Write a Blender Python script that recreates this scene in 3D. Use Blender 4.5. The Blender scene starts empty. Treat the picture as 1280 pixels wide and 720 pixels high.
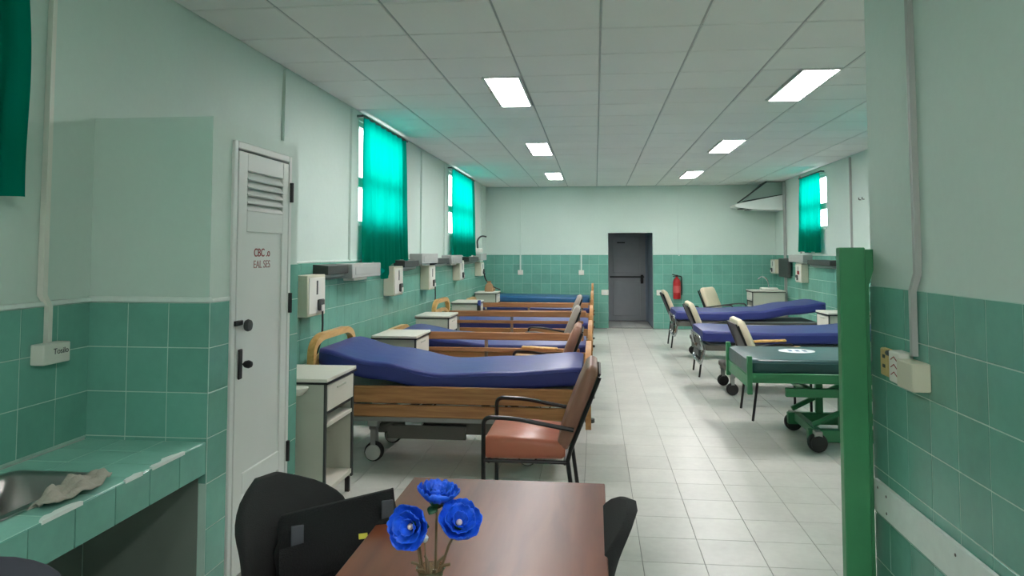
import bpy, bmesh, math, random
from mathutils import Vector, Matrix
random.seed(7)
PI = math.pi
scn = bpy.context.scene
COL = scn.collection

# ------------------------------------------------------------------ camera, world, exposure
CAM_H = 1.58
cam = bpy.data.cameras.new('camera'); cam_o = bpy.data.objects.new('camera', cam); COL.objects.link(cam_o)
cam.sensor_width = 36.0; cam.lens = 890.0 / 1280.0 * 36.0
cam.shift_x = -10.0 / 1280.0; cam.shift_y = -90.0 / 1280.0
cam.clip_start = 0.05; cam.clip_end = 200
cam_o.location = (0, 0, CAM_H)
cam_o.rotation_euler = (math.radians(90 + 2.8945), 0, math.radians(6.0215))
scn.camera = cam_o

world = bpy.data.worlds.new('world'); scn.world = world; world.use_nodes = True
bg = world.node_tree.nodes['Background']
bg.inputs[0].default_value = (0.86, 0.96, 1.0, 1); bg.inputs[1].default_value = 7.5     # bright overcast daylight
scn.view_settings.view_transform = 'Standard'; scn.view_settings.look = 'None'
scn.view_settings.gamma = 1.0; scn.view_settings.use_curve_mapping = False
scn.view_settings.exposure = 0.12
LAMP_STRENGTH = 46.0

# ------------------------------------------------------------------ room dimensions (metres)
XL, XR = -2.31, 3.66          # side walls of the ward
YB, YF = -3.6, 15.0           # wall behind the viewer, far wall
XP, YP = 1.24, 3.38           # short tiled partition on the right
ZC = 2.96                     # suspended ceiling
CLX, CLY0, CLY1, CLZ = -1.73, 3.06, 4.0, 2.2   # masonry closet

# ------------------------------------------------------------------ materials
def c(r, g, b):
    f = lambda v: (v/255/12.92 if v/255 <= .04045 else ((v/255+.055)/1.055)**2.4)
    return (f(r), f(g), f(b), 1)
MATS = {}
def M(name, col, rough=.5, metal=0., var=.08, scale=6., bump=0., bscale=80., rand=0., spec=.5, coat=0., fine=0., fscale=60.):
    m = bpy.data.materials.new(name); m.use_nodes = True
    nt = m.node_tree; b = nt.nodes['Principled BSDF']
    b.inputs['Roughness'].default_value = rough; b.inputs['Metallic'].default_value = metal
    b.inputs['Specular IOR Level'].default_value = spec; b.inputs['Coat Weight'].default_value = coat
    geo = nt.nodes.new('ShaderNodeNewGeometry')
    nz = nt.nodes.new('ShaderNodeTexNoise'); nz.inputs['Scale'].default_value = scale; nz.inputs['Detail'].default_value = 5
    nt.links.new(geo.outputs['Position'], nz.inputs['Vector'])
    val = nz.outputs['Fac']
    def math_(op, a, bb):
        n = nt.nodes.new('ShaderNodeMath'); n.operation = op
        for i, v in enumerate((a, bb)):
            if isinstance(v, (int, float)): n.inputs[i].default_value = v
            else: nt.links.new(v, n.inputs[i])
        return n.outputs[0]
    fac = math_('MULTIPLY', math_('SUBTRACT', val, .5), var*2.6)
    if fine:
        n2 = nt.nodes.new('ShaderNodeTexNoise'); n2.inputs['Scale'].default_value = fscale; n2.inputs['Detail'].default_value = 3
        nt.links.new(geo.outputs['Position'], n2.inputs['Vector'])
        fac = math_('ADD', fac, math_('MULTIPLY', math_('SUBTRACT', n2.outputs['Fac'], .5), fine*2.6))
    if rand:
        oi = nt.nodes.new('ShaderNodeObjectInfo')
        r = math_('FRACT', math_('ADD', oi.outputs['Random'], geo.outputs['Random Per Island']), 0)
        fac = math_('ADD', fac, math_('MULTIPLY', math_('SUBTRACT', r, .5), rand*2))
    mul = math_('ADD', fac, 1.0)
    mix = nt.nodes.new('ShaderNodeVectorMath'); mix.operation = 'SCALE'
    mix.inputs[0].default_value = col[:3]; nt.links.new(mul, mix.inputs['Scale'])
    nt.links.new(mix.outputs[0], b.inputs['Base Color'])
    if bump:
        nb = nt.nodes.new('ShaderNodeTexNoise'); nb.inputs['Scale'].default_value = bscale; nb.inputs['Detail'].default_value = 4
        nt.links.new(geo.outputs['Position'], nb.inputs['Vector'])
        bn = nt.nodes.new('ShaderNodeBump'); bn.inputs['Strength'].default_value = bump; bn.inputs['Distance'].default_value = .01
        nt.links.new(nb.outputs['Fac'], bn.inputs['Height']); nt.links.new(bn.outputs[0], b.inputs['Normal'])
    MATS[name] = m
    return m
def wood(name, ca, cb, rough=.4, axis=(1.2, 14, 14), scale=3.0, spec=.5):
    m = bpy.data.materials.new(name); m.use_nodes = True
    nt = m.node_tree; b = nt.nodes['Principled BSDF']; b.inputs['Roughness'].default_value = rough; b.inputs['Specular IOR Level'].default_value = spec
    geo = nt.nodes.new('ShaderNodeNewGeometry'); mp = nt.nodes.new('ShaderNodeMapping'); mp.inputs['Scale'].default_value = axis
    nz = nt.nodes.new('ShaderNodeTexNoise'); nz.inputs['Scale'].default_value = scale; nz.inputs['Detail'].default_value = 6; nz.inputs['Distortion'].default_value = .4
    cr = nt.nodes.new('ShaderNodeValToRGB'); cr.color_ramp.elements[0].position = .3; cr.color_ramp.elements[1].position = .7
    cr.color_ramp.elements[0].color = ca; cr.color_ramp.elements[1].color = cb
    nt.links.new(geo.outputs['Position'], mp.inputs['Vector']); nt.links.new(mp.outputs[0], nz.inputs['Vector'])
    nt.links.new(nz.outputs['Fac'], cr.inputs[0]); nt.links.new(cr.outputs[0], b.inputs['Base Color'])
    MATS[name] = m
    return m
M('paint', c(203, 220, 211), .62, var=.05, scale=1.6, bump=.12, bscale=14, fine=.02, fscale=30)
M('paint_dark', c(150, 168, 158), .65, var=.05, scale=1.6)
M('grout', c(176, 208, 196), .8, var=.1, scale=10)
M('plaster_white', c(226, 236, 230), .7, var=.06, scale=20)
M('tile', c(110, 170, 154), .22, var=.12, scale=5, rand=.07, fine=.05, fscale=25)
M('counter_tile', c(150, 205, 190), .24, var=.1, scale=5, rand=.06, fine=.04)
M('floor_tile', c(204, 204, 197), .32, var=.13, scale=3.2, rand=.035, fine=.07, fscale=22)
M('floor_joint', c(130, 130, 124), .8, var=.1)
M('ceiling_tile', c(236, 236, 231), .85, var=.03, scale=2, rand=.02, bump=.25, bscale=160)
M('ceiling_joint', c(150, 152, 148), .8, var=.05)
M('white_metal', c(222, 225, 220), .4, var=.03)
M('white_door', c(224, 227, 223), .33, var=.04, scale=3)
M('white_plastic', c(225, 224, 214), .4, var=.04)
M('beige_plastic', c(206, 204, 182), .45, var=.05)
M('yellowed_plastic', c(206, 176, 116), .45, var=.06)
M('grey_metal', c(150, 152, 150), .4, .3, var=.06)
M('grey_housing', c(168, 172, 168), .5, var=.06)
M('dark_grey', c(58, 62, 60), .5, var=.08)
M('dark_mech', c(92, 90, 84), .5, .2, var=.12)
M('black', c(22, 22, 24), .45, var=.1)
M('black_metal', c(24, 23, 24), .35, .2, var=.05)
M('black_fabric', c(32, 32, 33), .9, var=.15, scale=30, bump=.35, bscale=300)
M('bag_fabric', c(9, 9, 12), .85, var=.2, scale=20, bump=.5, bscale=200)
M('strap_grey', c(70, 72, 80), .7, var=.1)
M('yellow_tag', c(226, 222, 90), .6, var=.03)
M('slate_fabric', c(52, 55, 68), .75, var=.1, scale=30)
M('chrome', c(200, 202, 204), .18, .9, var=.03)
M('steel', c(150, 148, 146), .28, .9, var=.06, scale=12)
M('hub_grey', c(186, 186, 182), .5, var=.05)
M('rubber', c(40, 40, 40), .7, var=.1)
M('mattress_blue', c(44, 54, 124), .42, var=.10, scale=5, bump=.25, bscale=9)
M('mattress_teal', c(22, 84, 130), .45, var=.10, scale=5, bump=.25, bscale=9)
M('mattress_green', c(34, 74, 76), .35, var=.14, scale=5, bump=.25, bscale=9)
M('print_white', c(225, 230, 232), .5, var=.03)
M('green_paint', c(52, 128, 84), .38, var=.08, scale=7)
M('post_green', c(66, 142, 96), .42, var=.10, scale=6, fine=.03)
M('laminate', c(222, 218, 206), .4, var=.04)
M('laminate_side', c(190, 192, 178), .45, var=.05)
M('vinyl_orange', c(198, 116, 90), .36, var=.08, scale=9, bump=.15, bscale=25)
M('vinyl_brown', c(150, 106, 88), .4, var=.08, scale=9, bump=.15, bscale=25)
M('vinyl_grey', c(170, 156, 146), .42, var=.08, scale=9)
M('vinyl_cream', c(222, 208, 182), .42, var=.06, scale=9)
M('red_paint', c(180, 30, 34), .3, var=.05)
M('label_pink', c(206, 92, 92), .5, var=.1)
M('red_print', c(150, 40, 44), .7, var=.1)
M('faded_print', c(168, 128, 126), .7, var=.2, scale=60)
M('pen_black', c(50, 46, 52), .7, var=.1)
M('door_grey', c(158, 162, 166), .45, var=.06)
M('jamb_grey', c(132, 146, 160), .55, var=.06)
M('petal_blue', c(30, 92, 222), .45, var=.5, scale=38, bump=.2, bscale=90)
M('leaf_green', c(22, 74, 40), .5, var=.15, scale=40)
M('stem', c(112, 92, 66), .6, var=.1, scale=40)
M('stamen', c(214, 200, 190), .6, var=.1)
M('cloth_grey', c(176, 168, 156), .9, var=.12, scale=30, bump=.3, bscale=120)
M('paper_brown', c(160, 124, 90), .8, var=.1)
M('bottle_blue', c(60, 80, 150), .4, var=.1)
wood('wood_bed', c(150, 100, 62), c(186, 134, 84), .38)
wood('wood_light', c(196, 150, 84), c(222, 180, 112), .36, (10, 2, 10))
wood('wood_mid', c(166, 116, 70), c(196, 146, 90), .4, (10, 2, 10))
wood('wood_rail', c(146, 98, 66), c(178, 126, 86), .4)
wood('table_wood', c(112, 56, 34), c(138, 74, 47), .34, (8, 1.0, 8), 2.0, .28)

def special_mats():
    m = bpy.data.materials.new('lamp_glow'); m.use_nodes = True; nt = m.node_tree
    e = nt.nodes.new('ShaderNodeEmission'); e.inputs[0].default_value = (1.0, .965, .96, 1); e.inputs[1].default_value = LAMP_STRENGTH
    nt.links.new(e.outputs[0], nt.nodes['Material Output'].inputs[0]); MATS['lamp_glow'] = m
    # thin turquoise cloth: partly translucent
    m = bpy.data.materials.new('curtain_cloth'); m.use_nodes = True; nt = m.node_tree
    nt.nodes.remove(nt.nodes['Principled BSDF'])
    d = nt.nodes.new('ShaderNodeBsdfDiffuse'); t = nt.nodes.new('ShaderNodeBsdfTranslucent'); mx = nt.nodes.new('ShaderNodeMixShader')
    d.inputs[0].default_value = c(8, 112, 88); t.inputs[0].default_value = (.0, .42, .33, 1); mx.inputs[0].default_value = .5
    nt.links.new(d.outputs[0], mx.inputs[1]); nt.links.new(t.outputs[0], mx.inputs[2]); nt.links.new(mx.outputs[0], nt.nodes['Material Output'].inputs[0])
    MATS['curtain_cloth'] = m
    # clear pane
    m = bpy.data.materials.new('window_glass'); m.use_nodes = True; nt = m.node_tree
    nt.nodes.remove(nt.nodes['Principled BSDF'])
    d = nt.nodes.new('ShaderNodeBsdfTransparent'); t = nt.nodes.new('ShaderNodeBsdfGlossy'); mx = nt.nodes.new('ShaderNodeMixShader')
    d.inputs[0].default_value = (.95, .98, .97, 1); t.inputs['Roughness'].default_value = .02; mx.inputs[0].default_value = .06
    nt.links.new(d.outputs[0], mx.inputs[1]); nt.links.new(t.outputs[0], mx.inputs[2]); nt.links.new(mx.outputs[0], nt.nodes['Material Output'].inputs[0])
    MATS['window_glass'] = m
    m = bpy.data.materials.new('vase_glass'); m.use_nodes = True
    b = m.node_tree.nodes['Principled BSDF']; b.inputs['Base Color'].default_value = (.8, .85, .6, 1); b.inputs['Transmission Weight'].default_value = .9; b.inputs['Roughness'].default_value = .08
    MATS['vase_glass'] = m
special_mats()

# ------------------------------------------------------------------ mesh builder
class MB:
    def __init__(self): self.bm = bmesh.new()
    def _merge(self, b2):
        mp = {}
        for v in b2.verts: mp[v] = self.bm.verts.new(v.co)
        for f in b2.faces:
            try: self.bm.faces.new([mp[v] for v in f.verts])
            except ValueError: pass
        b2.free()
    def box(self, x0, x1, y0, y1, z0, z1, bev=0., mat=None, seg=1):
        b2 = bmesh.new(); bmesh.ops.create_cube(b2, size=1)
        for v in b2.verts:
            v.co = Vector((x0+(v.co.x+.5)*(x1-x0), y0+(v.co.y+.5)*(y1-y0), z0+(v.co.z+.5)*(z1-z0)))
        if bev: bmesh.ops.bevel(b2, geom=list(b2.edges), offset=bev, segments=seg, affect='EDGES', profile=.6)
        if mat is not None: bmesh.ops.transform(b2, matrix=mat, verts=b2.verts)
        self._merge(b2); return self
    def prism(self, poly, fn, a, b):
        """poly: 2-D outline, fn(u,v,w)->3-D point, extruded from w=a to w=b"""
        n = len(poly)
        A = [self.bm.verts.new(fn(u, v, a)) for u, v in poly]; B = [self.bm.verts.new(fn(u, v, b)) for u, v in poly]
        self.bm.faces.new(A[::-1]); self.bm.faces.new(B)
        for i in range(n): self.bm.faces.new([A[i], A[(i+1) % n], B[(i+1) % n], B[i]])
        return self
    def loft(self, rings, cap=True, closed=True):
        R = [[self.bm.verts.new(p) for p in r] for r in rings]
        for a, b in zip(R, R[1:]):
            n = len(a)
            for i in range(n if closed else n-1):
                self.bm.faces.new([a[i], a[(i+1) % n], b[(i+1) % n], b[i]])
        if cap and closed: self.bm.faces.new(R[0][::-1]); self.bm.faces.new(R[-1])
        return self
    def sweep(self, path, r, n=8, prof=None, up=None):
        path = [Vector(p) for p in path]; m = len(path)
        rad = r if isinstance(r, (list, tuple)) else [r]*m
        if prof is None: prof = [(math.cos(2*PI*k/n), math.sin(2*PI*k/n)) for k in range(n)]
        tang = []
        for i in range(m):
            t = (path[min(i+1, m-1)] - path[max(i-1, 0)]); tang.append(t.normalized())
        u = Vector(up) if up else (Vector((0, 0, 1)) if abs(tang[0].z) < .9 else Vector((0, 1, 0)))
        rings = []
        for i in range(m):
            t = tang[i]; s = t.cross(u)
            if s.length < 1e-5: s = t.orthogonal()
            s.normalize(); u2 = s.cross(t).normalized()
            if up is None: u = u2
            k = 1.
            if 0 < i < m-1:
                a = (path[i]-path[i-1]).normalized(); cs = a.dot(t); k = 1/max(cs, .5)
            rings.append([path[i] + s*(px*rad[i]*k) + u2*(py*rad[i]*k) for px, py in prof])
        return self.loft(rings)
    def lathe(self, prof, center=(0, 0, 0), axis='z', n=16):
        cx = Vector(center); rings = []
        for r, h in prof:
            ring = []
            for k in range(n):
                a = 2*PI*k/n; p, q = r*math.cos(a), r*math.sin(a)
                ring.append(cx + Vector({'z': (p, q, h), 'x': (h, p, q), 'y': (q, h, p)}[axis]))
            rings.append(ring)
        return self.loft(rings)
    def build(self, name, mat, parent=None, smooth=True, angle=38, loc=None):
        bmesh.ops.recalc_face_normals(self.bm, faces=self.bm.faces)
        me = bpy.data.meshes.new(name); self.bm.to_mesh(me); self.bm.free()
        if smooth:
            for p in me.polygons: p.use_smooth = True
            me.set_sharp_from_angle(angle=math.radians(angle))
        me.materials.append(MATS[mat])
        o = bpy.data.objects.new(name, me); COL.objects.link(o)
        if parent: o.parent = parent
        if loc: o.location = loc
        return o
def rc(pts, r, k=5):
    """round the corners of a 3-D polyline"""
    pts = [Vector(p) for p in pts]; out = [pts[0]]
    for a, b, d in zip(pts, pts[1:], pts[2:]):
        l = min(r, (b-a).length*.49, (d-b).length*.49)
        p, q = b+(a-b).normalized()*l, b+(d-b).normalized()*l
        for i in range(k+1):
            t = i/k; out.append(p*(1-t)**2 + b*2*t*(1-t) + q*t*t)
    out.append(pts[-1]); return out
def rrect(w, h, r, k=4):
    out = []
    for cx, cy, a0 in ((w/2-r, h/2-r, 0), (-w/2+r, h/2-r, PI/2), (-w/2+r, -h/2+r, PI), (w/2-r, -h/2+r, 1.5*PI)):
        for i in range(k+1):
            a = a0 + PI/2*i/k; out.append((cx+r*math.cos(a), cy+r*math.sin(a)))
    return out
def tag(o, label, cat, group=None):
    o['label'] = label; o['category'] = cat
    if group: o['group'] = group
    return o
def thing(name, label, cat, loc=(0, 0, 0), rz=0., group=None):
    o = bpy.data.objects.new(name, None); COL.objects.link(o); o.empty_display_size = .1
    o.location = loc; o.rotation_euler = (0, 0, rz)
    return tag(o, label, cat, group)
def structure(o): o['kind'] = 'structure'; return o
def sempty(name): o = bpy.data.objects.new(name, None); COL.objects.link(o); return structure(o)
def text(body, size, mat, name, parent, matrix, thick=.0008):
    cu = bpy.data.curves.new('lettering', 'FONT'); cu.body = body; cu.size = size; cu.extrude = thick; cu.align_x = 'CENTER'; cu.align_y = 'CENTER'
    t = bpy.data.objects.new('t', cu); COL.objects.link(t)
    bpy.context.view_layer.update()
    me = bpy.data.meshes.new_from_object(t); bpy.data.objects.remove(t); bpy.data.curves.remove(cu)
    me.materials.clear(); me.materials.append(MATS[mat]); me.transform(matrix)
    o = bpy.data.objects.new(name, me); COL.objects.link(o); o.parent = parent
    return o
def copy_tree(o, parent=None):
    k = o.copy(); COL.objects.link(k); k.parent = parent
    for ch in [x for x in bpy.data.objects if x.parent == o]: copy_tree(ch, k)
    return k

# tiles: one chamfered mesh per size, shared by all alike pieces
TILE_MESH = {}
def tile_verts(w, h, t, ch):
    a, b = w/2, h/2
    V = [(-a, -b, 0), (a, -b, 0), (a, b, 0), (-a, b, 0), (-a, -b, t-ch), (a, -b, t-ch), (a, b, t-ch), (-a, b, t-ch),
         (-a+ch, -b+ch, t), (a-ch, -b+ch, t), (a-ch, b-ch, t), (-a+ch, b-ch, t)]
    F = []
    for i in range(4):
        j = (i+1) % 4; F.append((i, j, 4+j, 4+i)); F.append((4+i, 4+j, 8+j, 8+i))
    F.append((8, 9, 10, 11)); return V, F
def lay_tiles(parent, origin, ud, vd, nd, us, vs, mat, name='tile', gap=.0045, t=.0036, ch=.001, skip=None, key=None, limit=300, jitter=.0006):
    """us, vs: joint positions along the two directions; pieces beyond the limit are joined"""
    O, U, V, N = Vector(origin), Vector(ud), Vector(vd), Vector(nd)
    cells = []
    for u0, u1 in zip(us, us[1:]):
        for v0, v1 in zip(vs, vs[1:]):
            if u1-u0 < .02 or v1-v0 < .02: continue
            p = O + U*(u0+u1)/2 + V*(v0+v1)/2
            if skip and skip((u0+u1)/2, (v0+v1)/2): continue
            cells.append((p, u1-u0-gap, v1-v0-gap))
    cells.sort(key=(lambda q: key(q[0])) if key else (lambda q: (q[0]-Vector((0, 0, CAM_H))).length))
    B = Matrix((U, V, N)).transposed().to_4x4()
    for p, w, h in cells[:limit]:
        kk = (round(w, 3), round(h, 3), t, mat)
        if kk not in TILE_MESH:
            vv, ff = tile_verts(w, h, t, ch); me = bpy.data.meshes.new(name); me.from_pydata(vv, [], ff); me.materials.append(MATS[mat]); TILE_MESH[kk] = me
        o = bpy.data.objects.new(name, TILE_MESH[kk]); COL.objects.link(o); o.parent = parent
        o.matrix_local = Matrix.Translation(p + N*random.uniform(-jitter, jitter)) @ B
    rest = cells[limit:]
    if rest:
        VV, FF = [], []
        for p, w, h in rest:
            vv, ff = tile_verts(w, h, t, ch); n0 = len(VV)
            VV += [p + U*a + V*b + N*d for a, b, d in vv]; FF += [tuple(i+n0 for i in q) for q in ff]
        me = bpy.data.meshes.new(name+'_field'); me.from_pydata(VV, [], FF); me.materials.append(MATS[mat])
        o = bpy.data.objects.new(name+'_field', me); COL.objects.link(o); o.parent = parent; o['kind'] = 'stuff'
def steps(a, b, d, start=None):
    """joint positions from a to b with pitch d, passing through start"""
    start = a if start is None else start
    k0 = math.ceil((a-start)/d + 1e-6); out = [a]; x = start + k0*d
    while x < b-1e-6: out.append(x); x += d
    out.append(b); return out

# ------------------------------------------------------------------ shell
fl = structure(MB().box(XL-.2, XR+.2, YB-.2, 17.2, -.12, -.004).build('floor', 'floor_joint', smooth=False))
lay_tiles(fl, (0, 0, -.008), (1, 0, 0), (0, 1, 0), (0, 0, 1), steps(XL, XR, .3135, .232), steps(YB, 16.6, .318, 3.77), 'floor_tile', 'floor_tile',
          gap=.003, t=.008, ch=.001, jitter=.0,
          skip=lambda x, y: (y < YP and x > XP+.1) or (y > YF and not .2 < x < 1.3),
          key=lambda p: (p.y if (p.y > 3.4 and -1.9 < p.x < p.y*.36+.1) else 50+abs(p.y)))
TP = .2
WT = .16
# left wall: three window openings
def wall_with_holes(name, axis, pos, a0, a1, z0, z1, holes, thick):
    """wall in the plane axis=pos (thickness outwards, towards thick), with rectangular openings (a, b, zlo, zhi)"""
    mb = MB()
    def add(a, b, lo, hi):
        if b-a < 1e-4 or hi-lo < 1e-4: return
        p0, p1 = sorted((pos, pos+thick))
        if axis == 'x': mb.box(p0, p1, a, b, lo, hi)
        else: mb.box(a, b, p0, p1, lo, hi)
    cur = a0
    for a, b, lo, hi in sorted(holes):
        add(cur, a, z0, z1); add(a, b, z0, lo); add(a, b, hi, z1); cur = b
    add(cur, a1, z0, z1)
    return structure(mb.build(name, 'paint', smooth=False))
WIN_L = [(1.25, 2.1, 1.88, 2.86), (6.77, 8.22, 1.84, 2.88), (11.1, 13.0, 1.84, 2.88)]
WIN_R = [(6.7, 8.2, 1.84, 2.88), (11.72, 13.0, 1.95, 2.84)]
wl = wall_with_holes('wall_left', 'x', XL, YB-.2, YF+.2, 0, ZC+.3, WIN_L, -WT)
wr = wall_with_holes('wall_right', 'x', XR, YP, YF+.2, 0, ZC+.3, WIN_R, WT)
DX0, DX1, DZ = .27, 1.19, 1.98
wf = wall_with_holes('wall_far', 'y', YF, XL, XR, 0, ZC+.3, [(DX0, DX1, -.001, DZ)], .14)
wb = structure(MB().box(XL, XP+.2, YB-.2, YB, 0, ZC+.3).build('wall_back', 'paint', smooth=False))
wp = structure(MB().box(XP, XP+.14, YB, YP, 0, ZC+.3).box(XP+.14, XR+.16, YP-.14, YP, 0, ZC+.3).build('wall_partition', 'paint', smooth=False))
# tiled dados (grout bed + single tiles)
G = .006
ZT_FAR, ZT_L, ZT_R = 1.52, 1.49, 1.43
def dado(parent, x0, x1, y0, y1, z0, z1): return MB().box(x0, x1, y0, y1, z0, z1).build('grout_bed', 'grout', parent, smooth=False)
seen = lambda p: (0 if p.z > .45 else 100) + p.y
dado(wl, XL, XL+G, CLY1, YF, 0, ZT_L)
lay_tiles(wl, (XL+G-.002, 0, 0), (0, 1, 0), (0, 0, 1), (1, 0, 0), steps(CLY1, YF, TP), steps(0, ZT_L, TP, ZT_L), 'tile', gap=.003, key=seen)
dado(wf, XL, DX0, YF-G, YF, 0, ZT_FAR); dado(wf, DX1, XR, YF-G, YF, 0, ZT_FAR)
lay_tiles(wf, (0, YF-G+.002, 0), (1, 0, 0), (0, 0, 1), (0, -1, 0), sorted(steps(XL, DX0, TP, DX0)), steps(0, ZT_FAR, TP, ZT_FAR), 'tile', gap=.0028)
lay_tiles(wf, (0, YF-G+.002, 0), (1, 0, 0), (0, 0, 1), (0, -1, 0), sorted(steps(DX1, XR, TP, DX1)), steps(0, ZT_FAR, TP, ZT_FAR), 'tile', gap=.0028)
dado(wr, XR-G, XR, YP, YF, 0, ZT_FAR)
lay_tiles(wr, (XR-G+.002, 0, 0), (0, 1, 0), (0, 0, 1), (-1, 0, 0), steps(YP, YF, TP, YF), steps(0, ZT_FAR, TP, ZT_FAR), 'tile',
          key=lambda p: (0 if p.z > .5 and p.y > 9 else 100) + p.y)
dado(wp, XP-G, XP, YB, YP, 0, ZT_R)
lay_tiles(wp, (XP-G+.002, 0, 0), (0, 1, 0), (0, 0, 1), (-1, 0, 0), steps(YB, YP, TP, 2.62), steps(0, ZT_R, TP, ZT_R), 'tile')
# near left wall above the counter
ZCT = .74
dado(wl, XL, XL+G, YB, CLY0, ZCT, 1.35)
lay_tiles(wl, (XL+G-.002, 0, 0), (0, 1, 0), (0, 0, 1), (1, 0, 0), steps(YB, CLY0, TP, CLY0), steps(ZCT, 1.35, TP, 1.35), 'tile')
# plaster edges over the tiles
def trim(n, x0, x1, y0, y1, z0, z1): return structure(MB().box(x0, x1, y0, y1, z0, z1, .003).build('trim_%d' % n, 'plaster_white'))
trim(1, XL, XL+.016, YB, CLY0, 1.352, 1.374)
trim(2, XL, XL+.012, CLY1, YF, ZT_L+.002, ZT_L+.018)
trim(3, XL, DX0, YF-.012, YF, ZT_FAR+.002, ZT_FAR+.016); trim(5, DX1, XR, YF-.012, YF, ZT_FAR+.002, ZT_FAR+.016)
trim(4, XR-.012, XR, YP, YF, ZT_FAR+.002, ZT_FAR+.016)

# masonry closet (open room behind a door)
cl = sempty('wall_closet')
mb = MB().box(XL, CLX, CLY0, CLY0+.1, 0, CLZ).box(XL, CLX, CLY1-.1, CLY1, 0, CLZ).box(XL, CLX, CLY0+.1, CLY1-.1, CLZ-.1, CLZ)
mb.box(CLX-.1, CLX, CLY0+.1, 3.235, 0, CLZ-.1).box(CLX-.1, CLX, 3.885, CLY1-.1, 0, CLZ-.1).box(CLX-.1, CLX, 3.235, 3.885, 2.12, CLZ-.1)
mb.build('wall_body', 'paint', cl, smooth=False)
MB().box(XL, CLX+G, CLY0-G, CLY0, 0, 1.35).box(CLX, CLX+G, CLY0, 3.225, 0, 1.35).box(CLX, CLX+G, 3.9, CLY1+G, 0, ZT_L+.02).box(XL, CLX, CLY1, CLY1+G, 0, ZT_L+.02).build('grout_bed', 'grout', cl, smooth=False)
lay_tiles(cl, (0, CLY0-G+.002, 0), (1, 0, 0), (0, 0, 1), (0, -1, 0), [-2.31, -2.115, -1.92, CLX+.006], steps(0, 1.35, TP, 1.35), 'tile', skip=lambda u, v: v < .6)
lay_tiles(cl, (CLX+G-.002, 0, 0), (0, 1, 0), (0, 0, 1), (1, 0, 0), [CLY0-.004, 3.225], steps(0, 1.35, TP, 1.35), 'tile')
lay_tiles(cl, (CLX+G-.002, 0, 0), (0, 1, 0), (0, 0, 1), (1, 0, 0), [3.9, CLY1+.006], steps(0, ZT_L+.02, TP, ZT_L+.02), 'tile')
MB().box(XL, CLX+.012, CLY0-.014, CLY0, 1.352, 1.378, .004).box(CLX, CLX+.012, CLY0, 3.225, 1.352, 1.37, .003).build('plaster_edge', 'plaster_white', cl)

# suspended ceiling
ce = structure(MB().box(XL-.16, XR+.16, YB-.2, YF+.2, ZC+.02, ZC+.3).build('ceiling', 'ceiling_joint', smooth=False))
PX, PY, X0, Y0 = .61, .57, .04, 4.37
LAMPS = [(.655, .96, Y0+PY*k) for k in (-9,)] + [(-.885, -.58, Y0+PY*k) for k in (-12, 2, 8, 14)] + [(1.56, 1.865, Y0+PY*k) for k in (2, 8, 14)]  # the two behind the viewer are added to light near wall and closet
def lamp_cell(x, y): return any(l[0]-.31 < x < l[1]+.01 + (.0) and l[2] < y < l[2]+2*PY and abs(x-(l[0]+l[1])/2) < .3 for l in LAMPS)
cx_, cy_ = steps(XL, XR, PX, X0), steps(YB, YF, PY, Y0)
lay_tiles(ce, (0, 0, ZC+.02), (1, 0, 0), (0, -1, 0), (0, 0, -1), cx_, [-v for v in cy_[::-1]], 'ceiling_tile', 'ceiling_panel', gap=.014, t=.02, ch=.005, jitter=.001,
          skip=lambda x, v: lamp_cell(x, -v) or (-v < YP and x > XP+.2))
for l in LAMPS:
    xs = (l[0]-.295, l[0]-.005)
    lay_tiles(ce, (0, 0, ZC+.02), (1, 0, 0), (0, -1, 0), (0, 0, -1), xs, [-(l[2]+PY*k) for k in (2, 1, 0)], 'ceiling_tile', 'ceiling_panel', gap=.014, t=.02, ch=.005)
for x in cx_[1:-1]:
    MB().box(x-.006, x+.006, YB, YF, ZC+.006, ZC+.021).build('grid_rail', 'grey_housing', ce, smooth=False)
for y in cy_[1:-1]:
    MB().box(XL, XR, y-.006, y+.006, ZC+.0065, ZC+.0205).build('grid_rail', 'grey_housing', ce, smooth=False)
where = {2: 'nearest', 8: 'middle', 14: 'farthest'}
for l in LAMPS:
    k = round((l[2]-Y0)/PY); side = 'left' if l[0] < 0 else 'right'
    lab = ('lit white rectangular ceiling lamp, %s of the %s row in view' % (where[k], side)) if k in where else 'lit ceiling lamp behind the viewer on the %s, unseen and added to light the near wall' % ('left' if l[0] < 0 else 'right')
    t = thing('ceiling_lamp', lab, 'ceiling lamp', (l[0], l[2], ZC), 0, 'ceiling lamps')
    w, d = l[1]-l[0], 2*PY
    MB().box(.006, .02, .006, d-.006, -.008, .02).box(w-.02, w-.006, .006, d-.006, -.008, .02).box(.02, w-.02, .006, .02, -.008, .02).box(.02, w-.02, d-.02, d-.006, -.008, .02).build('frame', 'white_metal', t, smooth=False)
    MB().box(.02, w-.02, .02, d-.02, -.004, .012, .002).build('diffuser', 'lamp_glow', t, smooth=False)

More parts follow.
